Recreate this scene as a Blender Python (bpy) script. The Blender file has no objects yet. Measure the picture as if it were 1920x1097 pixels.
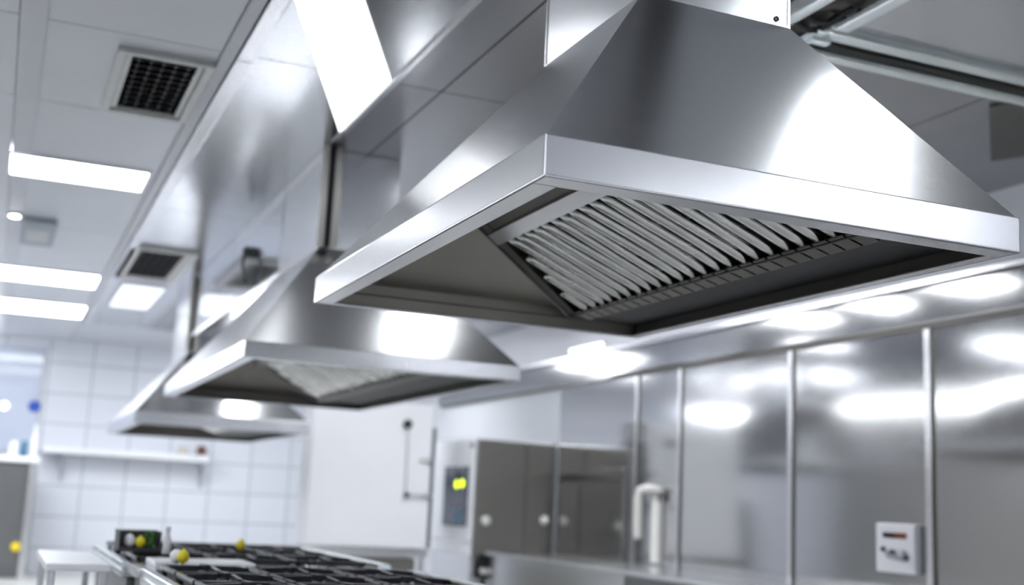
import bpy, bmesh, math, random
from mathutils import Matrix, Vector
random.seed(4)
S = bpy.context.scene
C = S.collection
H = 1.25                      # camera height; coordinates below are relative to the eye, floor at -H

# ---------------------------------------------------------------- camera
YAW, PIT, ROLL, FPX = math.radians(22.813), math.radians(10.104), math.radians(2.671), 2240.4
f = Vector((math.sin(YAW)*math.cos(PIT), math.cos(YAW)*math.cos(PIT), math.sin(PIT)))
r = f.cross(Vector((0, 0, 1))).normalized(); u = r.cross(f)
r2 = r*math.cos(ROLL) + u*math.sin(ROLL); u2 = -r*math.sin(ROLL) + u*math.cos(ROLL)
cam = bpy.data.cameras.new('camera'); co = bpy.data.objects.new('camera', cam); C.objects.link(co)
m = Matrix((r2, u2, -f)).transposed().to_4x4(); m.translation = (0, 0, H); co.matrix_world = m
cam.sensor_fit = 'HORIZONTAL'; cam.sensor_width = 36; cam.lens = FPX/1920*36
cam.clip_start = .05; cam.clip_end = 100
cam.dof.use_dof = True; cam.dof.focus_distance = 3.45; cam.dof.aperture_fstop = 1.55
S.camera = co
S.view_settings.view_transform = 'Standard'; S.view_settings.look = 'None'
S.view_settings.gamma = 1; S.view_settings.use_curve_mapping = False
S.view_settings.exposure = 0.0

# ---------------------------------------------------------------- world (closed room: only a faint fill)
w = bpy.data.worlds.new('world'); S.world = w; w.use_nodes = True
w.node_tree.nodes['Background'].inputs[0].default_value = (.8, .87, 1, 1)
w.node_tree.nodes['Background'].inputs[1].default_value = .3
LIGHT = 17.0                  # emission of the ceiling light diffusers

# ---------------------------------------------------------------- materials
def mat(name, col, rough=.5, metal=0, emit=0, ecol=None, coat=0, trans=0, ior=None):
    m = bpy.data.materials.new(name); m.use_nodes = True
    b = m.node_tree.nodes['Principled BSDF']
    b.inputs['Base Color'].default_value = (*col, 1)
    b.inputs['Roughness'].default_value = rough
    b.inputs['Metallic'].default_value = metal
    if emit:
        b.inputs['Emission Color'].default_value = (*(ecol or col), 1)
        b.inputs['Emission Strength'].default_value = emit
    if coat: b.inputs['Coat Weight'].default_value = coat
    if trans: b.inputs['Transmission Weight'].default_value = trans
    if ior: b.inputs['IOR'].default_value = ior
    return m

def vary(m, scale=(3, 3, 3), lo=.9, hi=1.05, rlo=None, rhi=None, bump=0, bdist=.01, wave=0, wscale=1.2, wdist=.02, detail=4):
    """stretched noise: brushed grain in colour and roughness, fine bump, and a slow sheet waviness"""
    nt = m.node_tree; N = nt.nodes; L = nt.links; b = N['Principled BSDF']
    tc = N.new('ShaderNodeTexCoord'); mp = N.new('ShaderNodeMapping'); mp.inputs['Scale'].default_value = scale
    L.new(tc.outputs['Object'], mp.inputs['Vector'])
    no = N.new('ShaderNodeTexNoise'); no.inputs['Scale'].default_value = 1; no.inputs['Detail'].default_value = detail
    L.new(mp.outputs[0], no.inputs['Vector'])
    col = b.inputs['Base Color'].default_value[:3]
    mr = N.new('ShaderNodeMapRange'); mr.inputs['From Min'].default_value = .3; mr.inputs['From Max'].default_value = .7
    mr.inputs['To Min'].default_value = lo; mr.inputs['To Max'].default_value = hi
    L.new(no.outputs['Fac'], mr.inputs['Value'])
    mx = N.new('ShaderNodeVectorMath'); mx.operation = 'SCALE'; mx.inputs[0].default_value = col
    L.new(mr.outputs[0], mx.inputs['Scale']); L.new(mx.outputs[0], b.inputs['Base Color'])
    if rlo is not None:
        m2 = N.new('ShaderNodeMapRange'); m2.inputs['From Min'].default_value = .3; m2.inputs['From Max'].default_value = .7
        m2.inputs['To Min'].default_value = rlo; m2.inputs['To Max'].default_value = rhi
        L.new(no.outputs['Fac'], m2.inputs['Value']); L.new(m2.outputs[0], b.inputs['Roughness'])
    last = None
    if bump:
        bp = N.new('ShaderNodeBump'); bp.inputs['Strength'].default_value = bump; bp.inputs['Distance'].default_value = bdist
        L.new(no.outputs['Fac'], bp.inputs['Height']); last = bp
    if wave:
        n2 = N.new('ShaderNodeTexNoise'); n2.inputs['Scale'].default_value = wscale; n2.inputs['Detail'].default_value = 0
        L.new(tc.outputs['Object'], n2.inputs['Vector'])
        b2 = N.new('ShaderNodeBump'); b2.inputs['Strength'].default_value = wave; b2.inputs['Distance'].default_value = wdist
        L.new(n2.outputs['Fac'], b2.inputs['Height'])
        if last: L.new(last.outputs[0], b2.inputs['Normal'])
        last = b2
    if last: L.new(last.outputs[0], b.inputs['Normal'])
    return m

STEEL = vary(mat('brushed_steel', (.72, .725, .74), .25, 1), (6, 6, 420), .985, 1.01, .235, .265, wave=.6, wscale=.8, wdist=.006, detail=2)
BAND = vary(mat('rim_steel', (.70, .705, .73), .24, 1), (4, 4, 420), .99, 1.01, .23, .25, detail=2)
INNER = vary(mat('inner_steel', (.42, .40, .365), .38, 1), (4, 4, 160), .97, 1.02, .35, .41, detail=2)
DARKIN = vary(mat('dark_steel', (.16, .15, .14), .42, 1), (4, 4, 60), .95, 1.05, detail=2)
BAFFLE = vary(mat('baffle_steel', (.82, .82, .80), .20, 1), (2, 30, 30), .85, 1.08, .16, .30)
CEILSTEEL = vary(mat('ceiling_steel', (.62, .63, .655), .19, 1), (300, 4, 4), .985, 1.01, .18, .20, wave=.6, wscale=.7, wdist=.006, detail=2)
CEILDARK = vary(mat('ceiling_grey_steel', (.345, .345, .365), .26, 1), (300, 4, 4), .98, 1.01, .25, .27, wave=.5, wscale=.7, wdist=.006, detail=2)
WALLSTEEL = vary(mat('wall_steel', (.51, .51, .515), .11, 1), (4, 4, 300), .985, 1.01, .10, .12, wave=1, wscale=.55, wdist=.012, detail=2)
DUCT = vary(mat('duct_steel', (.76, .77, .80), .12, 1), (4, 4, 300), .985, 1.01, .11, .13, detail=2)
TRIM = vary(mat('trim_steel', (.72, .72, .74), .25, 1), (3, 3, 60), .97, 1.03)
ALU = vary(mat('aluminium_trim', (.86, .92, .93), .22, 1), (3, 60, 60), .95, 1.03)
CEILW = vary(mat('ceiling_panel', (.62, .64, .69), .30), (1.5, 1.5, 1.5), .97, 1.02)
RAILM = vary(mat('ceiling_rail', (.56, .57, .62), .35), (5, 5, 5), .97, 1.02)
WALLW = vary(mat('white_wall', (.82, .84, .90), .4), (1.5, 1.5, 1.5), .98, 1.02)
WHITE = vary(mat('white_enamel', (.92, .93, .97), .3), (2, 2, 2), .985, 1.01)
GREYW = vary(mat('grey_wall', (.62, .64, .68), .4), (1.5, 1.5, 1.5), .97, 1.02)
GREYL = vary(mat('grey_side_wall', (.30, .295, .285), .45), (1.5, 1.5, 1.5), .95, 1.04)
VENTF = vary(mat('vent_frame', (.50, .51, .50), .35, .3), (8, 8, 8), .93, 1.05)
VENTW = vary(mat('vent_frame_pale', (.66, .66, .66), .4), (8, 8, 8), .95, 1.05)
BLACK = vary(mat('black_void', (.012, .012, .014), .5), (5, 5, 5), .8, 1.2)
SLAT = vary(mat('dark_slat', (.09, .09, .10), .35, .5), (20, 20, 20), .6, 1.4)
IRON = vary(mat('cast_iron', (.016, .016, .02), .28), (30, 30, 30), .7, 1.4, coat) if False else vary(mat('cast_iron', (.016, .016, .022), .25), (30, 30, 30), .7, 1.4)
DOORD = vary(mat('dark_door_steel', (.20, .205, .21), .35, .85), (3, 3, 80), .95, 1.05)
CABD = vary(mat('taupe_door_steel', (.27, .26, .24), .36, .9), (3, 3, 80), .95, 1.05)
FLOOR = vary(mat('floor_tile', (.55, .55, .54), .35), (2, 2, 2), .93, 1.04)
YEL = vary(mat('yellow_plastic', (.92, .68, .02), .35), (6, 6, 6), .95, 1.03)
LEM = vary(mat('lemon_skin', (.93, .78, .03), .4), (40, 40, 40), .92, 1.03, bump=.2, bdist=.002)
GREEN = vary(mat('leaf_green', (.05, .17, .03), .5), (20, 20, 20), .7, 1.3)
BLUE = vary(mat('sign_blue', (.01, .09, .55), .35), (6, 6, 6), .95, 1.03)
TEAL = vary(mat('teal_plastic', (.06, .17, .28), .35), (6, 6, 6), .95, 1.03)
BROWN = vary(mat('brown_jar', (.14, .05, .035), .3), (6, 6, 6), .9, 1.05)
BEIGE = vary(mat('beige_jar', (.62, .58, .5), .4), (6, 6, 6), .95, 1.03)
DISPLAY = vary(mat('display_glass', (.045, .06, .10), .12), (4, 4, 4), .9, 1.1)
LCD = mat('amber_display', (.02, .01, .008), .2, emit=.12, ecol=(.9, .16, .02))
LCDB = vary(mat('black_display', (.006, .006, .007), .2), (4, 4, 4), .9, 1.1)
LED = mat('led_indicator', (.7, 1, .02), .3, emit=2.6, ecol=(.72, .95, .0))
GLASS = vary(mat('splash_glass', (.62, .68, .82), .08), (2, 2, 2), .98, 1.02)
PLAST = vary(mat('white_plastic', (.80, .80, .84), .35), (6, 6, 6), .98, 1.02)
PALEH = vary(mat('pale_handle', (.72, .71, .68), .35), (6, 6, 6), .97, 1.02)
KNOB = vary(mat('dark_knob', (.03, .03, .035), .35), (6, 6, 6), .9, 1.1)
DIFF = mat('light_diffuser', (.9, .92, .95), .4, emit=LIGHT, ecol=(.94, .97, 1.0))
SOFT = mat('soft_lamp_and_glare', (.9, .92, .95), .4, emit=2.4, ecol=(.93, .96, 1.0))  # for lamp lenses and the ceiling glare sheet
DIM = mat('dim_glare', (.9, .92, .95), .4, emit=.85, ecol=(.85, .92, 1.0))

def tile_mat(name, ax):
    m = mat(name, (.80, .82, .88), .28); nt = m.node_tree; N = nt.nodes; L = nt.links; b = N['Principled BSDF']
    tc = N.new('ShaderNodeTexCoord'); sp = N.new('ShaderNodeSeparateXYZ'); cb = N.new('ShaderNodeCombineXYZ')
    L.new(tc.outputs['Object'], sp.inputs[0]); L.new(sp.outputs[ax], cb.inputs[0]); L.new(sp.outputs[2], cb.inputs[1])
    mp = N.new('ShaderNodeMapping'); mp.inputs['Location'].default_value = (.03, .115, 0)
    L.new(cb.outputs[0], mp.inputs['Vector'])
    br = N.new('ShaderNodeTexBrick'); br.offset = 0; br.squash = 1
    br.inputs['Scale'].default_value = 1; br.inputs['Brick Width'].default_value = .62; br.inputs['Row Height'].default_value = .45
    br.inputs['Mortar Size'].default_value = .016; br.inputs['Mortar Smooth'].default_value = .2
    br.inputs['Color1'].default_value = (.80, .82, .89, 1); br.inputs['Color2'].default_value = (.77, .80, .87, 1)
    br.inputs['Mortar'].default_value = (.56, .59, .65, 1)
    L.new(mp.outputs[0], br.inputs['Vector']); L.new(br.outputs['Color'], b.inputs['Base Color'])
    bp = N.new('ShaderNodeBump'); bp.invert = True; bp.inputs['Strength'].default_value = .3; bp.inputs['Distance'].default_value = .003
    L.new(br.outputs['Fac'], bp.inputs['Height']); L.new(bp.outputs[0], b.inputs['Normal'])
    return m
TILEX = tile_mat('wall_tile_back', 0); TILEY = tile_mat('wall_tile_side', 1)

# ---------------------------------------------------------------- builders
ORG = {}
def org(o): return ORG.get(o.name, Vector((0, 0, 0))) if o else Vector((0, 0, 0))

class MB:
    """collects shapes, in eye-relative coordinates, into ONE mesh"""
    def __init__(s): s.bm = bmesh.new(); s.mi = 0
    def _fin(s, faces):
        for fc in faces: fc.material_index = s.mi
    def box(s, x0, x1, y0, y1, z0, z1, bev=0, seg=2, rz=0, piv=None):
        mtx = Matrix.Translation(((x0+x1)/2, (y0+y1)/2, (z0+z1)/2)) @ Matrix.Diagonal((abs(x1-x0), abs(y1-y0), abs(z1-z0), 1))
        g = bmesh.ops.create_cube(s.bm, size=1, matrix=mtx); vs = g['verts']
        if bev:
            es = list({e for v in vs for e in v.link_edges})
            rr = bmesh.ops.bevel(s.bm, geom=es, offset=bev, segments=seg, profile=.7, affect='EDGES')
            vs = list({v for v in rr['verts']} | {v for v in vs if v.is_valid})
            vs = s._island(vs)
        if rz: bmesh.ops.rotate(s.bm, verts=vs, cent=piv or ((x0+x1)/2, (y0+y1)/2, 0), matrix=Matrix.Rotation(rz, 3, 'Z'))
        s._fin({fc for v in vs for fc in v.link_faces}); return s
    def _island(s, vs):
        seen = set(vs); st = list(vs)
        while st:
            v = st.pop()
            for e in v.link_edges:
                o = e.other_vert(v)
                if o not in seen: seen.add(o); st.append(o)
        return list(seen)
    def hexa(s, p):
        """eight corners: bottom loop of 4, top loop of 4"""
        v = [s.bm.verts.new(q) for q in p]
        fs = [s.bm.faces.new([v[i] for i in q]) for q in ((3, 2, 1, 0), (4, 5, 6, 7), (0, 1, 5, 4), (1, 2, 6, 5), (2, 3, 7, 6), (3, 0, 4, 7))]
        s._fin(fs); return s
    def prism(s, prof, y0, y1, axis='y'):
        def P(a, b, t): return {'y': (a, t, b), 'x': (t, a, b), 'z': (a, b, t)}[axis]
        n = len(prof); A = [s.bm.verts.new(P(a, b, y0)) for a, b in prof]; B = [s.bm.verts.new(P(a, b, y1)) for a, b in prof]
        fs = [s.bm.faces.new([A[i], A[(i+1) % n], B[(i+1) % n], B[i]]) for i in range(n)]
        fs += [s.bm.faces.new(A[::-1]), s.bm.faces.new(B)]; s._fin(fs); return s
    def tube(s, pts, rad, n=12):
        rad = rad if hasattr(rad, '__len__') else [rad]*len(pts)
        pts = [Vector(p) for p in pts]; rings = []; nrm = None
        for i, p in enumerate(pts):
            t = (pts[min(i+1, len(pts)-1)] - pts[max(i-1, 0)]).normalized()
            if nrm is None: nrm = t.orthogonal().normalized()
            nrm = (nrm - t*nrm.dot(t)).normalized(); bn = t.cross(nrm)
            rings.append([s.bm.verts.new(p + (nrm*math.cos(a) + bn*math.sin(a))*rad[i]) for a in [2*math.pi*k/n for k in range(n)]])
        fs = []
        for a, b in zip(rings, rings[1:]):
            for k in range(n):
                fc = s.bm.faces.new([a[k], a[(k+1) % n], b[(k+1) % n], b[k]]); fc.smooth = True; fs.append(fc)
        fs += [s.bm.faces.new(rings[0][::-1]), s.bm.faces.new(rings[-1])]; s._fin(fs); return s
    def lathe(s, c, prof, n=24, axis='z'):
        """prof: (radius, height) list"""
        def P(rr, h, a):
            x, y = rr*math.cos(a), rr*math.sin(a)
            q = {'z': (x, y, h), 'y': (x, h, y), 'x': (h, x, y)}[axis]
            return Vector(c) + Vector(q)
        rings = [[s.bm.verts.new(P(rr, h, 2*math.pi*k/n)) for k in range(n)] for rr, h in prof]; fs = []
        for a, b in zip(rings, rings[1:]):
            for k in range(n):
                fc = s.bm.faces.new([a[k], a[(k+1) % n], b[(k+1) % n], b[k]]); fc.smooth = True; fs.append(fc)
        fs += [s.bm.faces.new(rings[0][::-1]), s.bm.faces.new(rings[-1])]; s._fin(fs); return s
    def ball(s, c, r, sc=(1, 1, 1), n=16):
        g = bmesh.ops.create_uvsphere(s.bm, u_segments=n, v_segments=n//2+2, radius=r, matrix=Matrix.Translation(c) @ Matrix.Diagonal((*sc, 1)))
        fs = {fc for v in g['verts'] for fc in v.link_faces}
        for fc in fs: fc.smooth = True
        s._fin(fs); return s
    def build(s, name, mats, parent=None, at=None):
        o0 = org(parent) if parent else Vector(at or (0, 0, -H))
        bmesh.ops.recalc_face_normals(s.bm, faces=s.bm.faces[:])
        for v in s.bm.verts: v.co -= o0
        me = bpy.data.meshes.new(name); s.bm.to_mesh(me); s.bm.free()
        for mm in (mats if isinstance(mats, (list, tuple)) else [mats]): me.materials.append(mm)
        o = bpy.data.objects.new(name, me); C.objects.link(o)
        if parent: o.parent = parent
        else: o.location = o0 + Vector((0, 0, H))
        ORG[o.name] = o0
        return o

def tag(o, label, cat, group=None):
    o['label'] = label; o['category'] = cat
    if group: o['group'] = group
    return o
def thing(name, label, cat, loc, group=None):
    o = bpy.data.objects.new(name, None); C.objects.link(o); o.empty_display_size = .1
    o.location = Vector(loc) + Vector((0, 0, H)); ORG[o.name] = Vector(loc)
    return tag(o, label, cat, group)
def struct(o): o['kind'] = 'structure'; return o
def lab(o, s): o['label'] = s; return o

CZ = 2.14      # ceiling
XR = 5.74      # right wall
XL = -3.4      # left wall
YB = 19.0      # back wall
YF = -4.0      # wall behind the camera
XD = 1.69      # hood line: left faces of the shafts
XRAIL = .885

# ---------------------------------------------------------------- room shell
struct(MB().box(XL-.15, XR+.15, YF-.15, YB+.15, -H-.12, -H).build('floor', FLOOR))
struct(MB().box(XL-.15, XR+.15, YB, YB+.15, -H, CZ).build('wall_back', TILEX))
struct(MB().box(XL-.15, XR+.15, YF-.15, YF, -H, CZ).build('wall_front', WALLW))
struct(MB().box(XL-.15, XL, YF, YB, -H, CZ).build('wall_left', GREYL))
wr = struct(MB().box(XR+.02, XR+.17, YF, YB, -H, CZ).build('wall_right', GREYW))
# ceiling: white trays at the left, polished steel over the hoods, grey steel at the right
b = MB()
g = .010
ys = [YF, -1.9, -.65, .6, 1.85, 3.1, 4.4, 5.75, 7.04, 8.95, 10.6, 12.3, 14.1, 16.8, YB]
xs = [XL, -1.3, -.12]
for x0, x1 in zip(xs, xs[1:]):
    for y0, y1 in zip(ys, ys[1:]): b.box(x0+g/2, x1-g/2, y0+g/2, y1-g/2, CZ, CZ+.04)
for y0, y1 in zip(ys, ys[1:]): b.box(0.0, XRAIL-.08, y0+g/2, y1-g/2, CZ, CZ+.04)
b.box(XL, XRAIL, YF, YB, CZ+.04, CZ+.1)
b.box(XRAIL-.08, XR, 16.8, YB, CZ, CZ+.04)
struct(b.build('ceiling', CEILW))
b = MB()
ys2 = [YF, -1.9, .6, 3.1, 5.74, 9.4, 13.1, 16.8]
for y0, y1 in zip(ys2, ys2[1:]): b.box(XRAIL+.08, XD-.02, y0+g/2, y1-g/2, CZ, CZ+.04)
struct(b.build('ceiling', CEILSTEEL))
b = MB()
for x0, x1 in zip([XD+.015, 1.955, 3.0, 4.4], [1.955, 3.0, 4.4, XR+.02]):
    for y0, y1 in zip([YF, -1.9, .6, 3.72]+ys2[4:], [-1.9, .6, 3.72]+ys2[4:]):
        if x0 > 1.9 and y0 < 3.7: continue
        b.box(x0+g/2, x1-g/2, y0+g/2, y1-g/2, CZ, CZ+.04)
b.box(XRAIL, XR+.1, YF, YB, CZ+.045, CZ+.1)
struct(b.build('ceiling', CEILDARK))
b = MB()
for x0, x1 in zip([1.955, 3.0, 4.4], [3.0, 4.4, XR+.02]):
    for y0, y1 in zip([YF, -1.9, .6], [-1.9, .6, 3.72]): b.box(x0+g/2, x1-g/2, y0+g/2, y1-g/2, CZ, CZ+.04)
struct(b.build('ceiling', CEILW))
b = MB(); b.box(-.12, 0, YF, 8.27, CZ-.012, CZ+.04, .004); b.box(-.12, 0, 8.87, YB, CZ-.012, CZ+.04, .004); struct(b.build('trim_1', RAILM))
struct(MB().box(1.97, 2.12, .8, 3.70, CZ-.012, CZ-.001).build('unseen_dark_strip', BLACK))  # unseen black strip, added so the hood front reflects a dark band
b = MB(); b.box(XRAIL-.075, XRAIL-.012, YF, YB, CZ-.02, CZ+.04, .004); struct(b.build('trim_2', RAILM))
b = MB()
for y0, y1 in zip([YF, 5.74], [5.74, 16.8]): b.box(XRAIL-.006, XRAIL+.075, y0+.004, y1-.004, CZ-.035, CZ+.04, .006)
struct(b.build('trim_3', TRIM))
b = MB(); b.box(XD-.018, XD+.014, YF, 16.8, CZ-.012, CZ+.04, .004); struct(b.build('trim_4', TRIM))

# right wall: steel panels, joint strips, box band and upper fascia
ply = [YF, -1, 1.6, 4.1, 6.31, 7.84, 9.52, 10.33, 12.1]
for y0, y1 in zip(ply, ply[1:]):
    MB().box(XR, XR+.018, y0+.004, y1-.004, -H, 1.34, .003).build('wall_panel', WALLSTEEL, wr)
for y in ply[1:-1]:
    MB().box(XR-.004, XR+.01, y-.055, y-.028, -H, 1.335).build('joint_gap', DARKIN, wr)
    wd = .03 if y < 9 else .024
    b = MB(); b.box(XR-.016, XR+.002, y-wd, y+wd, -H, 1.335, .008, 3); b.build('joint_strip', TRIM, wr)
b = MB(); b.prism([(XR+.02, 1.34), (XR-.05, 1.34), (XR-.065, 1.36), (XR-.065, 1.58), (XR-.05, 1.6), (XR+.02, 1.6)], YF, 16.0)
struct(b.build('trim_5', WALLSTEEL))
struct(MB().box(XR-.03, XR+.01, YF, 16, 1.318, 1.341).build('band_shade_strip', DARKIN))  # dark strip standing in for the shade line under the box band
b = MB(); b.box(XR-.02, XR+.02, YF, 16, 1.62, 1.66, .005); struct(b.build('trim_6', TRIM))
struct(MB().box(XR+.0, XR+.02, YF, YB, 1.66, CZ, .0).build('wall_right', WALLW))

# ---------------------------------------------------------------- lights
def ceiling_light_or_glare(x0, x1, y0, y1, label, group='ceiling light panels', z=CZ, m=None):
    t = thing('ceiling_light_or_glare', label, 'light', ((x0+x1)/2, (y0+y1)/2, z), group)
    b = MB(); fr = .018
    b.box(x0, x1, y0, y0+fr, z-.02, z+.0, .003); b.box(x0, x1, y1-fr, y1, z-.02, z, .003)
    b.box(x0, x0+fr, y0+fr, y1-fr, z-.02, z, .003); b.box(x1-fr, x1, y0+fr, y1-fr, z-.02, z, .003)
    b.build('frame', PLAST, t)
    MB().box(x0+fr, x1-fr, y0+fr, y1-fr, z-.014, z-.003).build('diffuser_or_glare', m or DIFF, t)
    return t
ceiling_light_or_glare(-.14, .77, 8.28, 8.86, 'bright white rectangular ceiling light nearest the front, below the square vent', None)
ceiling_light_or_glare(-1.0, .80, 12.8, 13.65, 'long white ceiling light, the upper of the close pair at the far left', None)
ceiling_light_or_glare(-1.0, .86, 15.15, 16.25, 'long white ceiling light, the lower of the close pair at the far left', None)
ceiling_light_or_glare(1.03, 1.50, 13.1, 14.9, 'dim bluish glare in the steel ceiling just past the small vent, built as a glowing panel', None, m=DIM)  # blurred reflection in the ceiling, built as a glowing panel
# extra lights added for fill and reflections
OFF = 'extra ceiling light added out of view for fill and reflections'
for q in [(-2.9, -1.6, 8.3, 8.9), (-2.9, -1.6, 4.2, 4.8), (-.0, .79, 1.2, 1.8), (-2.9, -1.6, .4, 1.0), (-.0, .79, -2.6, -2.0),
          (2.74, 3.32, 2.0, 2.95), (3.2, 4.6, 7.7, 8.3), (2.42, 2.78, 6.38, 6.75), (2.2, 2.5, 11.9, 12.4), (3.2, 4.6, 10.2, 10.8), (3.2, 4.6, 9.0, 9.5), (3.1, 4.8, 14.5, 15.3), (2.2, 3.6, 16.2, 16.7), (4.6, 5.6, -1.5, -.8), (.6, 1.6, -3.6, -3.0), (4.3, 5.4, -3.2, -2.6), (-2.9, -1.6, 12.8, 13.6)]:
    ceiling_light_or_glare(*q, OFF, 'extra ceiling lights added out of view')
# glare on the polished steel ceiling, built as a glowing sheet
t = thing('ceiling_light_or_glare', 'large bright tapering glare patch on the polished steel ceiling at top centre, built as a glowing sheet', 'light', (1.35, 5.4, CZ))
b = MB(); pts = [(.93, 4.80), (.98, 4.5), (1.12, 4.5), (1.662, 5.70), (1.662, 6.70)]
b.prism(pts, CZ-.010, CZ-.002, 'z'); b.build('diffuser_or_glare', SOFT, t)
# unseen light strips added to streak the steel panels opposite
t = thing('wall_or_added_light', 'long white light strip added high on the left wall, out of view', 'light', (XL+.03, 8, 1.5))
MB().box(XL, XL+.05, 1.0, 18.9, 1.985, 2.09, .01).build('housing', PLAST, t)
MB().box(XL+.05, XL+.06, 1.05, 18.85, 2.0, 2.075).build('diffuser_or_glare', DIFF, t)
t = thing('wall_or_added_light', 'long white light strip added high on the back wall, left of the frame', 'light', (-1.8, YB-.03, 1.8))  # second unseen strip, added to lengthen the reflected streak
MB().box(-3.3, -.15, YB-.05, YB, 1.74, 1.92, .01).build('housing', PLAST, t)
MB().box(-3.25, -.18, YB-.06, YB-.05, 1.76, 1.90).build('diffuser_or_glare', DIFF, t)
t = thing('wall_or_added_light', 'short white tube light on the grey upper wall at far right', 'light', (XR-.03, 11.3, 1.69))
MB().box(XR-.03, XR, 11.0, 11.85, 1.665, 1.735, .01).build('housing', PLAST, t)
MB().box(XR-.06, XR-.03, 11.05, 11.80, 1.675, 1.725, .012).build('diffuser_or_glare', SOFT, t)

# ---------------------------------------------------------------- range hoods
def hood(label, x0, y0, W, D, z0, hb, cx, cy, cz, fil, nb, full=True):
    x1, y1 = x0+W, y0+D; zb = z0+hb
    INN = INNER if full else DARKIN  # rear hoods: inner shade put into a darker steel colour
    t = thing('range_hood', label, 'range hood', ((x0+x1)/2, (y0+y1)/2, z0), None)
    th = .012
    # rim: four bands bent from one sheet, with a bottom lip turned inward
    lf, ll, lb, lr = .085, .075, .03, .045
    b = MB()
    b.box(x0, x1, y0, y0+th, z0, zb, .004); b.box(x0, x1, y1-th, y1, z0, zb, .004)
    b.box(x0, x0+th, y0+.002, y1-.002, z0, zb, .004); b.box(x1-th, x1, y0+.002, y1-.002, z0, zb, .004)
    b.box(x0, x1, y0, y0+lf, z0, z0+.008, .003); b.box(x0, x1, y1-lb, y1, z0, z0+.008, .003)
    b.box(x0, x0+ll, y0+lf-.01, y1-lb+.01, z0, z0+.008, .003); b.box(x1-lr, x1, y0+lf-.01, y1-lb+.01, z0, z0+.008, .003)
    b.build('rim', BAND, t)
    # pyramid shell
    O = [(x0+.004, y0+.004, zb-.002), (x1-.004, y0+.004, zb-.002), (x1-.004, y1-.004, zb-.002), (x0+.004, y1-.004, zb-.002)]
    T = [(cx[0], cy[0], cz), (cx[1], cy[0], cz), (cx[1], cy[1], cz), (cx[0], cy[1], cz)]
    ins = .014
    Oi = [(x0+.004+ins, y0+.004+ins, zb-.006), (x1-.004-ins, y0+.004+ins, zb-.006), (x1-.004-ins, y1-.004-ins, zb-.006), (x0+.004+ins, y1-.004-ins, zb-.006)]
    Ti = [(cx[0]+ins, cy[0]+ins, cz-.01), (cx[1]-ins, cy[0]+ins, cz-.01), (cx[1]-ins, cy[1]-ins, cz-.01), (cx[0]+ins, cy[1]-ins, cz-.01)]
    b = MB(); vs = [[b.bm.verts.new(p) for p in L] for L in (O, T, Oi, Ti)]
    ed = []
    for i in range(4):
        j = (i+1) % 4
        b.bm.faces.new([vs[0][i], vs[0][j], vs[1][j], vs[1][i]])
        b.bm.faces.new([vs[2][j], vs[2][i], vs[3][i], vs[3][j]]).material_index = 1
        b.bm.faces.new([vs[0][j], vs[0][i], vs[2][i], vs[2][j]])
        b.bm.faces.new([vs[1][i], vs[1][j], vs[3][j], vs[3][i]])
    for i in range(4): ed.append(b.bm.edges.get((vs[0][i], vs[1][i])))
    bmesh.ops.bevel(b.bm, geom=ed, offset=.004, segments=2, affect='EDGES')
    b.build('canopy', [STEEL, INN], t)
    # shaft with an overlapping collar at its foot
    b = MB(); b.box(cx[0], cx[1], cy[0], cy[1], cz-.01, CZ-.002, .005)
    sh = b.build('chimney', BAND, t)
    b = MB()
    for xx, yy in ((cx[0], cy[0]), (cx[1], cy[0]), (cx[0], cy[1])):
        b.box(xx-.004, xx+.004, yy-.004, yy+.004, cz-.004, CZ-.004)
    b.box(cx[0]-.005, cx[1]+.005, cy[0]-.005, cy[0]+.001, cz-.012, cz-.002); b.box(cx[0]-.005, cx[0]+.001, cy[0], cy[1], cz-.012, cz-.002)
    b.build('edge_bead', TRIM, sh)
    # rear inner liner and the folded seam above it
    xa, za, xb, zb2 = fil
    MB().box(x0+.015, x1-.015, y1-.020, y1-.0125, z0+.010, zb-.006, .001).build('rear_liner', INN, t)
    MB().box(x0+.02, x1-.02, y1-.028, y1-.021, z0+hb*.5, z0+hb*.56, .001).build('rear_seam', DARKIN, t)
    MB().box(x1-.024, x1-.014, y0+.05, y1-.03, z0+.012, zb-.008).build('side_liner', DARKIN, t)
    # baffle filter bank: a ramp falling to the right, bars running down the slope
    ya = y0+(cy[0]-y0)*(za+.06-zb)/(cz-zb)+.03
    sx, sz = xb-xa, zb2-za; L = math.hypot(sx, sz); ux, uz = sx/L, sz/L; nx, nz = -uz, ux       # n points up
    def P(s, n, y): return (xa+ux*s+nx*n, y, za+uz*s+nz*n)
    kr = (y1-cy[1])/(cz-zb)
    def ye(s): return y1-.035-max(0, za+uz*s+.05-zb)*kr          # stays inside the sloping rear face
    def slab(mb, s0, s1, n0, n1, a0, a1, b0, b1):
        mb.hexa([P(s0, n0, a0), P(s1, n0, a1), P(s1, n0, b1), P(s0, n0, b0), P(s0, n1, a0), P(s1, n1, a1), P(s1, n1, b1), P(s0, n1, b0)])
    yb = ye(L)
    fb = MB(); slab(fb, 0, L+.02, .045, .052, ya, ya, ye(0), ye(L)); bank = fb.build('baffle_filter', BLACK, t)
    fr = MB(); slab(fr, .055, .125, -.014, .044, ya, ya, ye(.055)-.015, ye(.125)-.015); fr.build('filter_frame', BAND, bank)
    fr = MB(); slab(fr, -.03, .054, -.004, .044, ya, ya, ye(0), ye(.054)-.015)
    slab(fr, 0, L, -.008, .044, ye(0)-.075, ye(L)-.075, ye(0)-.013, ye(L)-.013); fr.build('end_frame', DARKIN, bank)
    fr = MB(); slab(fr, -.02, L, -.014, .044, ye(0)-.012, ye(L)-.012, ye(0), ye(L)); fr.build('edge_strip', TRIM, bank)
    # bars
    pit = (yb-.08-ya)/nb
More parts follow.
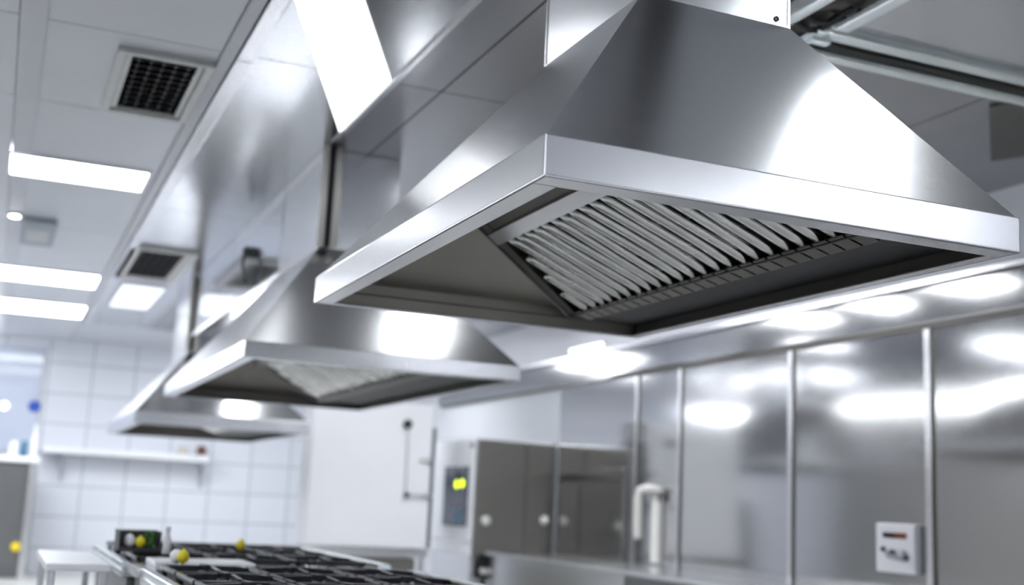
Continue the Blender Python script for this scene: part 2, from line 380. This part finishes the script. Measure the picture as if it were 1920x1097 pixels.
    for k in range(nb):
        yc = ya+pit*(k+.5)
        rr = random.Random(k*7+3)
        for layer in (0, 1):
            bb = MB(); nseg = 10 if full else 4
            s0, s1 = (.125, L-.005) if layer == 0 else (.125, L-.05)
            hw = pit*(.27 if layer == 0 else .16); n0 = -.002 if layer == 0 else .022
            yy = yc + (pit*.5 if layer else 0)
            while s0 < s1-.05 and ye(s0)-.085 < yy+hw: s0 += .01
            if s0 >= s1-.05: bb.bm.free(); continue
            ph = rr.random()*6.28; am = pit*.06 if layer == 0 else pit*.16
            secs = []
            for i in range(nseg+1):
                q = i/nseg; s = s0+(s1-s0)*q
                tap = .45+.55*min(1, min(q, 1-q)*9+.15)
                dy = am*math.sin(ph+q*5.5)
                ring = []
                for (cy_, cn) in ((-1, .018), (-.86, .002), (-.42, -.009), (.42, -.009), (.86, .002), (1, .018), (.7, .014), (-.7, .014)):
                    ring.append(bb.bm.verts.new(P(s, n0+cn, yy+dy+cy_*hw*tap)))
                secs.append(ring)
            for a, c in zip(secs, secs[1:]):
                for i in range(8):
                    fc = bb.bm.faces.new([a[i], a[(i+1) % 8], c[(i+1) % 8], c[i]]); fc.smooth = True
            bb.bm.faces.new(secs[0][::-1]); bb.bm.faces.new(secs[-1])
            bb.build('baffle', BAFFLE, bank)
    # grease tray at the foot of the ramp, with a dark tab under each bar
    tr = MB()
    tr.hexa([(xb-.01, ya, zb2-.012), (x1-.03, ya, zb2-.012), (x1-.03, yb, zb2-.012), (xb-.01, yb, zb2-.012),
             (xb-.01, ya, zb2), (x1-.03, ya, zb2), (x1-.03, yb, zb2), (xb-.01, yb, zb2)])
    tray = tr.build('grease_tray', BLACK, t)
    tb_ = MB()
    for k in range(nb):
        yc = ya+pit*(k+.5)
        tb_.hexa([(xb-.02, yc-pit*.42, zb2-.006), (xb+.055, yc-pit*.42, zb2-.028), (xb+.055, yc+pit*.42, zb2-.028), (xb-.02, yc+pit*.42, zb2-.006),
                  (xb-.02, yc-pit*.42, zb2-.001), (xb+.055, yc-pit*.42, zb2-.012), (xb+.055, yc+pit*.42, zb2-.012), (xb-.02, yc+pit*.42, zb2-.001)])
    tb_.build('tray_tabs', DARKIN, tray)
    # dark upper liner left of the ramp
    xl = x0+(cx[0]-x0)*(za+.03-zb)/(cz-zb)+.03
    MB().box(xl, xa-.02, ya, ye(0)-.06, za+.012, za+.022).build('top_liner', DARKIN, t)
    return t, sh

h1, sh1 = hood('large polished steel range hood in the foreground, its ribbed filters seen from below', 1.158, 2.586, 1.548, 2.31, .80, .109,
               (1.69, 2.235), (3.08, 3.80), 1.59, (1.71, 1.12, 2.33, .865), 24)
# screw on the front of the shaft
b = MB(); b.lathe((2.188, 3.08, 1.607), [(.010, .004), (.010, -.004), (.0065, -.005), (.006, -.002), (.001, -.002)][::1], 16, 'y')
sc_ = b.build('screw', KNOB, sh1)
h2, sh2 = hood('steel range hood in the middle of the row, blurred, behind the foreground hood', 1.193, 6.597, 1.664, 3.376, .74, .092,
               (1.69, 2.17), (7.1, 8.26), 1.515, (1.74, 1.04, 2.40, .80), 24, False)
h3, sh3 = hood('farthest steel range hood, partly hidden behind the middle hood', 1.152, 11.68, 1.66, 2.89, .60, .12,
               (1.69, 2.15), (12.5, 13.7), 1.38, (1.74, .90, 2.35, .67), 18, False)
# duct casing joining the two rear shafts
t = thing('duct_casing', 'polished steel duct casing under the ceiling between the two rear hoods', 'duct', (1.9, 10.4, 1.35))
for y0, y1 in ((8.28, 10.3), (10.3, 12.36)): MB().box(XD+.012, 2.14, y0, y1-.006, 1.53, CZ-.003, .006).build('casing_panel', DUCT, t)
MB().box(XD, XD+.012, 8.30, 12.36, 1.53, 1.56, .003).build('bottom_flange', TRIM, t)
k = MB(); k.lathe((XD+.008, 9.42, 1.89), [(.045, 0), (.045, -.05), (.03, -.07), (.012, -.075)], 20, 'x'); k.tube([(XD-.05, 9.42, 1.87), (XD-.06, 9.40, 1.78), (XD-.045, 9.36, 1.68), (XD-.03, 9.34, 1.62)], .012)
tag(k.build('cable_outlet', KNOB, at=(XD, 9.42, 1.85)), 'dark round outlet with a hanging cable on the duct casing', 'outlet')
# corner posts beside the middle shaft
for y, nm in ((7.02, 'pair of bright steel pipes at the front corner of the middle hood shaft'), (12.40, 'pair of steel pipes at the corner of the farthest hood shaft')):
    zb_ = 1.50 if y < 8 else 1.40
    t = thing('pipe_pair', nm, 'pipe', (1.70, y, zb_))
    for dx in (-.03, .055):
        MB().tube([(1.70+dx, y, zb_), (1.70+dx, y, CZ-.005)], .023, 16).build('pipe', PALEH, t)
    MB().box(1.69, 1.735, y+.02, y+.06, zb_+.01, CZ-.01).build('backing_strip', BLACK, t)

# ---------------------------------------------------------------- ceiling fittings
def vent(label, x0, x1, y0, y1, fm, fw, nsl, drop=.03):
    t = thing('ceiling_vent', label, 'vent', ((x0+x1)/2, (y0+y1)/2, CZ-drop), None)
    b = MB()
    for d, e, zz in ((0, fw*.55, drop), (fw*.6, fw, drop*.55)):
        b.box(x0+d, x1-d, y0+d, y0+e, CZ-zz, CZ-.001, .003); b.box(x0+d, x1-d, y1-e, y1-d, CZ-zz, CZ-.001, .003)
        b.box(x0+d, x0+e, y0+e, y1-e, CZ-zz, CZ-.001, .003); b.box(x1-e, x1-d, y0+e, y1-e, CZ-zz, CZ-.001, .003)
    b.build('frame', fm, t)
    MB().box(x0+fw, x1-fw, y0+fw, y1-fw, CZ-.003, CZ-.001).build('backing', BLACK, t)
    iy0, iy1, ix0, ix1 = y0+fw, y1-fw, x0+fw, x1-fw
    for k in range(nsl):
        yc = iy0+(iy1-iy0)*(k+.5)/nsl; d = (iy1-iy0)/nsl*.3
        MB().hexa([(ix0, yc-d, CZ-.022), (ix1, yc-d, CZ-.022), (ix1, yc+d*.7, CZ-.006), (ix0, yc+d*.7, CZ-.006),
                   (ix0, yc-d, CZ-.018), (ix1, yc-d, CZ-.018), (ix1, yc+d*.7, CZ-.002), (ix0, yc+d*.7, CZ-.002)]).build('slat', SLAT, t)
    for k in range(5):
        xc = ix0+(ix1-ix0)*(k+.6)/5.2
        MB().box(xc-.006, xc+.006, iy0, iy1, CZ-.010, CZ-.005, .002).build('cross_bar', SLAT, t)
    return t
vent('square louvred ceiling vent with a grey metal frame near the top left', .335, .805, 5.92, 6.97, VENTF, .075, 10)
vent('small dark ceiling vent with a wide pale frame in the steel ceiling', .905, 1.50, 10.95, 12.65, VENTW, .10, 9, .035)
# framed ceiling canopy at the upper right
t = thing('framed_ceiling_panel', 'double aluminium framed steel panel in the ceiling at the upper right', 'ceiling panel', (4.3, 3.0, CZ-.05))
def rect_frame(x0, x1, y0, y1, wd, z0, z1, bev):
    b = MB(); b.box(x0, x1, y1-wd, y1, z0, z1, bev, 3); b.box(x0, x0+wd, y0, y1-wd, z0, z1, bev, 3)
    b.box(x0, x1, y0, y0+wd, z0, z1, bev, 3); b.box(x1-wd, x1, y0, y1-wd, z0, z1, bev, 3); return b
rect_frame(2.84, XR-.15, 3.4-1.6, 4.27, .085, CZ-.07, CZ-.005, .03).build('outer_frame', ALU, t)
rect_frame(3.10, XR-.25, 3.4-1.4, 4.08, .10, CZ-.06, CZ-.005, .03).build('inner_frame', ALU, t)
MB().box(2.90, XR-.2, 1.85, 4.19, CZ-.012, CZ-.004).build('channel', DARKIN, t)
MB().box(3.20, XR-.35, 2.10, 3.98, CZ-.03, CZ-.013, .003).build('inner_panel', CEILSTEEL, t)
b = MB()
b.box(3.02, 3.10, 3.98, 4.16, CZ-.075, CZ-.05, .006); b.box(3.05, 3.16, 4.04, 4.08, CZ-.09, CZ-.05, .008)
b.build('corner_bracket', ALU, t)
b = MB()
b.tube([(2.90, 4.0, CZ-.03), (2.98, 3.96, CZ-.09), (3.06, 4.0, CZ-.06), (3.08, 3.9, CZ-.03)], .013)
b.tube([(2.90, 3.92, CZ-.03), (2.96, 3.90, CZ-.08), (3.04, 3.90, CZ-.07), (3.08, 3.80, CZ-.03)], .011)
b.build('cable', KNOB, t)
tag(MB().prism([(4.50, 4.48), (4.55, 4.31), (5.3, 4.98), (5.2, 5.17)], CZ-.012, CZ-.002, 'z').build('reflection_patch', DARKIN, at=(4.9, 4.8, CZ-.012)), 'dark reflection in the grey ceiling at far right, built as a flush sheet', 'reflection')  # ceiling reflection imitated by a flush dark sheet
# small devices on the white ceiling
t = thing('ceiling_speaker', 'blue-grey rounded device on the white ceiling below the nearest light', 'speaker', (.12, 10.8, CZ-.1))
MB().box(-.02, .26, 10.3, 11.3, CZ-.055, CZ-.001, .02, 3).build('case', vary(mat('grey_case', (.30, .34, .39), .4), (4, 4, 4), .95, 1.05), t)
MB().box(.03, .21, 10.55, 11.1, CZ-.06, CZ-.055, .002).build('grille', VENTF, t)
t = thing('downlight', 'small bright round downlight beside the blue-grey ceiling device', 'light', (-.07, 10.2, CZ-.02))
MB().lathe((-.07, 10.2, CZ), [(.055, 0), (.055, -.035), (.04, -.035)], 24).build('ring', PLAST, t)
MB().lathe((-.07, 10.2, CZ), [(.04, -.03), (.04, -.042)], 24).build('lens', DIFF, t)

# ---------------------------------------------------------------- right wall fittings
t = thing('control_unit', 'white control unit with dark display and knobs on the right steel wall', 'control unit', (XR-.03, 6.59, -.33))
MB().box(XR-.06, XR-.0, 6.40, 6.785, -.33, .0, .02, 4).build('case', PLAST, t)
d = MB(); d.box(XR-.064, XR-.058, 6.585, 6.71, -.098, -.062); d.build('display', LCDB, t)
d = MB(); d.box(XR-.0645, XR-.058, 6.475, 6.585, -.098, -.062); lab(d.build('display_segment', LCD, t), 'glowing red-brown half of the display')
d = MB(); d.prism([(6.70, -.185), (6.66, -.235), (6.50, -.255), (6.45, -.22), (6.47, -.18), (6.54, -.165), (6.60, -.185)], XR-.064, XR-.058, 'x')
d.build('button_field', vary(mat('button_grey', (.34, .35, .40), .4), (6, 6, 6), .95, 1.05), t)
for y, z, r_ in ((6.70, -.175, .017), (6.61, -.19, .017), (6.475, -.225, .018)):
    MB().lathe((XR-.06, y, z), [(r_, 0), (r_, -.018), (r_*.8, -.022)], 20, 'x').build('knob', KNOB, t)
MB().lathe((XR-.06, 6.53, -.19), [(.022, 0), (.022, -.012), (.018, -.014)], 20, 'x').build('dial', PLAST, t)
t = thing('pull_handle', 'pale curved pull handle standing off the steel wall', 'handle', (XR-.05, 9.95, -.46))
MB().tube([(XR-.01, 9.78, .19), (XR-.08, 9.79, .215), (XR-.12, 9.90, .22), (XR-.12, 10.02, .20), (XR-.12, 10.05, .12), (XR-.12, 10.05, -.22), (XR-.11, 10.05, -.25)],
          [.035, .035, .036, .04, .042, .042, .035], 16).build('grip', PALEH, t)
MB().box(XR-.05, XR, 9.80, 9.93, -.46, .20, .012, 3).build('back_plate', PALEH, t)
MB().box(XR-.055, XR-.04, 9.775, 9.80, .10, .22, .004).build('end_cap', KNOB, t)
d1 = struct(MB().box(XR-.028, XR, 10.50, 11.98, -H, .42, .008).build('door_1', WALLSTEEL))
MB().box(XR-.04, XR-.02, 10.52, 11.96, .28, .36, .006).build('door_rail', DARKIN, d1)

# tall unit at the end of the right wall
t = thing('tall_cabinet', 'dark steel tall cabinet with pale knobs and a display on its white side', 'cabinet', (5.25, 12.8, -H))
MB().box(4.78, XR-.02, 12.17, 13.42, -H, .70, .01).build('body', STEEL, t)
for x0, x1, kx in ((4.80, 5.37, 4.905), (5.385, XR-.03, 5.60)):
    dd = MB().box(x0, x1, 12.14, 12.17, -.60, .69, .006).build('door', CABD, t)
    MB().lathe((kx, 12.14, -.17 if kx < 5 else -.14), [(.025, 0), (.03, -.02), (.052, -.04), (.052, -.06), (.03, -.07)], 20, 'y').build('knob', PALEH, dd)
MB().box(4.76, 4.78, 12.18, 13.40, -.40, .70, .006).build('side_panel', WHITE, t)
MB().box(4.76, 4.78, 12.18, 13.40, -.54, -.42, .006).build('lower_side_panel', WHITE, t)
dp = MB().box(4.745, 4.76, 12.28, 13.02, -.25, .40, .006).build('display', DISPLAY, t)
MB().lathe((4.745, 12.43, .215), [(.045, 0), (.045, -.008)], 20, 'x').build('indicator', LED, dp)
MB().lathe((4.745, 12.60, .205), [(.045, 0), (.045, -.008)], 20, 'x').build('indicator', LED, dp)
MB().box(4.742, 4.747, 12.46, 12.66, .27, .34).build('button', BLACK, dp)
MB().box(4.742, 4.747, 12.40, 12.65, -.22, -.05).build('button', TEAL, dp)
MB().ball((4.76, 12.21, .63), .03).build('hinge_pin', BROWN, t)
# counter along the right wall
t = thing('wall_counter', 'long steel counter running along the right wall below the panels', 'counter', (5.3, 8, -H))
MB().box(4.87, XR-.02, 3.0, 12.1, -.52, -.485, .006).build('worktop', TRIM, t)
for y0, y1, mm in ((3.0, 6.0, DOORD), (6.02, 9.0, DOORD), (9.02, 12.08, STEEL)):
    MB().box(4.93, 4.95, y0, y1, -H+.1, -.525, .004).build('front_panel', mm, t)
MB().box(4.95, XR-.02, 3.0, 12.08, -H, -.525).build('carcass', DARKIN, t)
t = thing('switch_box', 'small black switch box with round knobs under the end of the wall counter', 'switch box', (4.95, 12.0, -.8))
MB().box(4.84, 5.04, 12.105, 12.138, -.78, -.54, .01).build('case', BLACK, t)
for kx, mm in ((4.90, PALEH), (4.985, GREYW)): MB().lathe((kx, 12.105, -.70), [(.035, 0), (.03, -.03)], 18, 'y').build('knob', mm, t)

# white cabinet on a steel stand
t = thing('white_cabinet', 'tall plain white cabinet panel with a thin pipe frame, on a steel stand', 'cabinet', (3.75, 12.7, -H))
RZ = math.radians(-3); pv = (3.75, 12.5, 0)
MB().box(3.06, 4.38, 12.5, 13.1, -.50, 1.05, .012, 2, RZ, pv).build('body', WHITE, t)
MB().box(4.38, 4.42, 12.49, 13.1, -.50, .80, .004, 2, RZ, pv).build('side_edge', DOORD, t)
st = MB()
for x in (3.10, 3.22, 4.34): st.box(x, x+.05, 12.6, 12.65, -H, -.51, .006, 2, RZ, pv)
st.box(3.08, 4.40, 12.52, 13.05, -.60, -.51, .006, 2, RZ, pv)
st.build('stand', STEEL, t)
MB().box(3.28, 4.32, 12.7, 13.0, -H, -.62, .0, 2, RZ, pv).build('stand_back', CABD, t)
t = thing('gas_pipe', 'thin grey pipe with a black valve knob on the white cabinet front', 'pipe', (4.1, 12.45, .4))
MB().tube([(4.09, 12.44, .80), (4.10, 12.44, .09), (4.11, 12.44, .06), (4.15, 12.44, .06), (4.40, 12.43, .065)], .012).build('pipe_run', RAILM, t)
MB().lathe((4.08, 12.46, .82), [(.05, 0), (.05, -.03), (.035, -.05)], 20, 'y').build('valve_knob', KNOB, t)
for x, z in ((4.11, .06), (4.33, .065), (4.345, .44)):
    MB().ball((x, 12.43, z), .032).build('joint', KNOB if x < 4.2 else RAILM, t)
MB().tube([(4.24, 12.44, .44), (4.37, 12.43, .445)], .012).build('stub_pipe', BEIGE, t)

# ---------------------------------------------------------------- back of the room, left
t = thing('tall_fridge', 'dark grey fridge door with a yellow knob at the far left edge', 'fridge', (.1, 17.8, -H))
MB().box(-.55, .53, 17.5, 18.3, -H, .27, .01).build('body', DOORD, t)
MB().box(-.50, .40, 17.47, 17.5, -H+.1, .25, .006).build('door', DOORD, t)
MB().box(.44, .53, 17.46, 17.5, -H, .27, .008).build('side_trim', STEEL, t)
MB().lathe((.40-.02, 17.47, -.84), [(.03, 0), (.03, -.02), (.06, -.03), (.06, -.05), (.04, -.06)], 20, 'y').build('knob', YEL, t)
t = thing('steel_counter_top', 'pale counter slab lying on top of the dark fridge', 'counter', (.0, 17.9, .27))
MB().box(-.60, .55, 17.40, 18.4, .275, .345, .01).build('slab', WHITE, t)
tag(MB().lathe((.22, 17.6, .345), [(.055, 0), (.06, .02), (.06, .16), (.045, .17), (.045, .20), (.02, .205)]).build('white_canister', PLAST, at=(.22, 17.6, .345)), 'small white canister on the slab above the fridge', 'canister')
tag(MB().lathe((.345, 17.6, .345), [(.045, 0), (.05, .02), (.05, .18), (.04, .20), (.035, .215), (.01, .22)]).build('teal_canister', TEAL, at=(.345, 17.6, .345)), 'dark teal canister beside the white one above the fridge', 'canister')
tag(MB().lathe((.47, 17.6, .345), [(.045, 0), (.05, .03), (.05, .24), (.022, .32), (.022, .40), (.026, .405), (.026, .44)]).build('clear_bottle', PLAST, at=(.47, 17.6, .345)), 'tall pale bottle, rightmost of the containers above the fridge', 'bottle')
w1 = struct(MB().box(-.9, .50, YB-.02, YB-.005, .45, 1.97).build('window_1', GLASS))
MB().box(.50, .53, YB-.03, YB-.002, .43, 1.99, .004).build('window_frame', RAILM, w1)
tag(MB().lathe((.45, YB-.02, 1.115), [(.085, 0), (.085, -.02), (.075, -.028)], 28, 'y').build('blue_round_sign', BLUE, at=(.45, YB-.03, 1.115)), 'small round blue sign on the pale pane at the far left', 'sign')
t = thing('wall_lamp', 'small bright round lamp left of the blue sign', 'light', (.04, YB-.05, 1.08))
MB().lathe((.04, YB-.02, 1.09), [(.07, 0), (.07, -.03), (.05, -.04)], 24, 'y').build('base', PLAST, t)
MB().ball((.04, YB-.07, 1.09), .06).build('bulb', SOFT, t)
# wall shelf
t = thing('wall_shelf', 'long pale wall shelf on the tiled back wall below the farthest hood', 'shelf', (1.8, YB-.2, .43))
MB().box(.62, 2.98, YB-.42, YB-.002, .45, .53, .01).build('board', WHITE, t)
MB().box(1.5, 2.98, YB-.40, YB-.05, .42, .448, .006).build('under_tray', STEEL, t)
for x in (.9, 2.92): MB().prism([(YB-.35, .42), (YB-.01, .42), (YB-.01, .05), (YB-.04, .05)], x, x+.03, 'x').build('bracket', RAILM, t)
tag(MB().lathe((2.88, YB-.25, .53), [(.07, 0), (.075, .02), (.075, .12), (.05, .15)]).build('brown_jar', BROWN, at=(2.88, YB-.25, .53)), 'small dark brown jar at the right end of the wall shelf', 'jar')
tag(MB().lathe((2.60, YB-.25, .53), [(.07, 0), (.075, .02), (.075, .10), (.06, .12)]).build('beige_jar', BEIGE, at=(2.60, YB-.25, .53)), 'beige jar on the wall shelf, left of the brown jar', 'jar')

# ---------------------------------------------------------------- cooking island
def grate(mbx, x0, x1, y0, y1, z):
    h = .022
    for q in ((x0, x1, y0, y0+.018), (x0, x1, y1-.018, y1), (x0, x0+.018, y0, y1), (x1-.018, x1, y0, y1)):
        mbx.box(*q, z, z+h, .004)
    cx_, cy_ = (x0+x1)/2, (y0+y1)/2
    for a in range(4):
        c_, s_ = math.cos(a*math.pi/2), math.sin(a*math.pi/2)
        R1 = ((x1-x0)/2 if a % 2 == 0 else (y1-y0)/2)-.01
        mbx.hexa([(cx_+c_*.05-s_*.008, cy_+s_*.05-c_*.008, z+.004), (cx_+c_*R1-s_*.008, cy_+s_*R1-c_*.008, z+.004), (cx_+c_*R1+s_*.008, cy_+s_*R1+c_*.008, z+.004), (cx_+c_*.05+s_*.008, cy_+s_*.05+c_*.008, z+.004),
                  (cx_+c_*.05-s_*.008, cy_+s_*.05-c_*.008, z+.034), (cx_+c_*R1-s_*.008, cy_+s_*R1-c_*.008, z+.028), (cx_+c_*R1+s_*.008, cy_+s_*R1+c_*.008, z+.028), (cx_+c_*.05+s_*.008, cy_+s_*.05+c_*.008, z+.034)])
    for sx in (x0+.01, x1-.03):
        for sy in (y0+.01, y1-.03): mbx.box(sx, sx+.02, sy, sy+.02, z-.03, z+.002)
def gas_range(label, x0, x1, y0, y1, zt, nx, ny):
    t = thing('gas_range', label, 'gas range', ((x0+x1)/2, (y0+y1)/2, -H))
    MB().box(x0+.03, x1-.03, y0+.02, y1-.02, -H+.08, zt-.09, .01).build('body', DOORD, t)
    MB().box(x0, x1, y0, y1, zt-.085, zt-.045, .012, 3).build('top_plate', BAND, t)
    MB().box(x0+.05, x1-.10, y0+.04, y1-.04, zt-.045, zt-.040, .001).build('burner_well', BLACK, t)
    for x in (x0+.06, x1-.12):
        for y in (y0+.06, y1-.12): MB().lathe((x+.03, y+.03, -H), [(.03, 0), (.025, .085)], 12).build('foot', KNOB, t)
    MB().box(x1-.07, x1, y0, y1, zt-.044, zt+.004, .008, 3).build('side_rail', ALU, t)
    MB().box(x0, x0+.04, y0, y1, zt-.044, zt-.012, .008, 3).build('side_rail', ALU, t)
    dx, dy = (x1-x0-.17)/nx, (y1-y0-.10)/ny
    for i in range(nx):
        for j in range(ny):
            gx, gy = x0+.06+dx*i, y0+.05+dy*j
            b = MB(); grate(b, gx+.01, gx+dx-.01, gy+.01, gy+dy-.01, zt-.012); b.build('grate', IRON, t)
            cxx, cyy = gx+dx/2, gy+dy/2
            bu = MB().lathe((cxx, cyy, zt-.040), [(.062, 0), (.062, .012), (.05, .016)], 20).build('burner', TRIM, t)
            MB().lathe((cxx, cyy, zt-.024), [(.042, 0), (.044, .006), (.036, .012), (.01, .014)], 20).build('burner_cap', IRON, bu)
    return t
gas_range('steel gas range with black iron grates, the rear one under the middle hood', .60, 1.92, 5.98, 7.75, -.33, 3, 3)
gas_range('steel gas range with black iron grates, the front one at the bottom edge', .64, 1.92, 4.0, 5.55, -.33, 3, 3)
t = thing('island_worktop', 'bright steel worktop strip between the two gas ranges', 'worktop', (1.2, 5.76, -H))
MB().box(.62, 1.92, 5.56, 5.97, -.385, -.345, .01).build('slab', BAND, t)
MB().box(.66, 1.88, 5.58, 5.95, -H, -.387).build('cabinet', DOORD, t)
tag(MB().box(.70, 1.15, 5.60, 5.93, -.344, -.315, .012, 3).build('white_tray', WHITE, at=(.92, 5.76, -.344)), 'flat white tray on the steel strip between the ranges', 'tray')
t = thing('rear_counter', 'low steel counter with an upstand behind the gas ranges', 'counter', (1.6, 8.2, -H))
MB().box(.85, 2.10, 7.80, 8.5, -.46, -.425, .008).build('worktop', BAND, t)
MB().box(.90, 2.05, 8.40, 8.5, -.424, -.345, .01).build('upstand', CABD, t)
MB().box(.90, 2.05, 7.84, 8.48, -H, -.462).build('carcass', CABD, t)
# side table
t = thing('side_table', 'narrow white-topped steel side table left of the gas ranges', 'table', (.38, 6.2, -H))
MB().box(.255, .53, 5.72, 6.85, -.375, -.34, .01).build('tabletop', WHITE, t)
for x in (.27, .49):
    for y in (5.75, 6.79): MB().box(x, x+.03, y, y+.03, -H, -.376, .004).build('leg', STEEL, t)
MB().box(.27, .52, 5.76, 6.8, -.80, -.78, .004).build('lower_shelf', STEEL, t)
tag(MB().box(.30, .42, 5.90, 6.25, -.779, -.58, .012).build('white_container', PLAST, at=(.35, 6.1, -.779)), 'white plastic container under the side table', 'container')
tag(MB().lathe((.45, 6.45, -.779), [(.05, 0), (.055, .02), (.055, .20), (.04, .22)]).build('steel_pot', TRIM, at=(.45, 6.45, -.779)), 'small steel pot on the lower shelf of the side table', 'pot')
# pot with produce on the rear range
zt = -.308
t = thing('produce_pan', 'dark open pan on the rear range holding a lemon, an egg and herbs', 'pan', (.70, 6.33, zt))
b = MB(); b.box(.60, .80, 6.22, 6.44, zt, zt+.006); b.box(.60, .606, 6.22, 6.44, zt, zt+.10); b.box(.794, .80, 6.22, 6.44, zt, zt+.10)
b.box(.60, .80, 6.434, 6.44, zt, zt+.10); b.box(.60, .80, 6.22, 6.226, zt, zt+.022)
b.build('pan_body', KNOB, t)
MB().box(.595, .805, 6.43, 6.446, zt+.095, zt+.103, .002).build('pan_rim', BAND, t)
tag(MB().lathe((.655, 6.27, zt+.022), [(.006, 0), (.02, .006), (.027, .025), (.022, .048), (.008, .062)]).build('egg', WHITE, at=(.655, 6.27, zt+.007)), 'white egg at the left of the dark pan', 'egg')
def lemon(c, r, label):
    b = MB(); b.lathe(c, [(r*.12, -r*1.25), (r*.3, -r*1.05), (r*.75, -r*.7), (r, 0), (r*.75, r*.7), (r*.3, r*1.05), (r*.12, r*1.25)], 20)
    return tag(b.build('lemon', LEM, at=(c[0], c[1], c[2]-r*1.25)), label, 'lemon', None)
lemon((.707, 6.27, zt+.046), .026, 'yellow lemon inside the dark pan on the rear range')
b = MB()
for k in range(26):
    x, y, z = .732+random.random()*.04, 6.25+random.random()*.11, zt+.01+random.random()*.07
    a = random.random()*6.28; l = .035
    b.hexa([(x, y, z), (x+.012, y, z), (x+.012+l*math.cos(a)*.4, y+l*math.sin(a), z+.02), (x+l*math.cos(a)*.4, y+l*math.sin(a), z+.02),
            (x, y, z+.003), (x+.012, y, z+.003), (x+.012+l*math.cos(a)*.4, y+l*math.sin(a), z+.023), (x+l*math.cos(a)*.4, y+l*math.sin(a), z+.023)])
hb_ = b.build('herbs', GREEN, at=(.76, 6.3, zt+.007)); hb_['kind'] = 'stuff'; tag(hb_, 'green herb leaves in the right end of the dark pan', 'herbs')
tag(MB().lathe((.815, 6.12, zt), [(.018, 0), (.02, .005), (.02, .07), (.011, .09), (.011, .115), (.013, .117), (.013, .13)]).build('white_bottle', PLAST, at=(.815, 6.12, zt)), 'small white bottle standing right of the dark pan', 'bottle')
lemon((1.268, 6.62, -.275), .026, 'yellow lemon lying on the grates of the rear range')
lemon((.775, 5.28, -.275), .026, 'yellow lemon on the front range near its left edge')
tag(MB().ball((.755, 5.33, -.277), .03).build('egg', WHITE, at=(.755, 5.33, -.307)), 'white egg beside the lemon on the front range', 'egg')
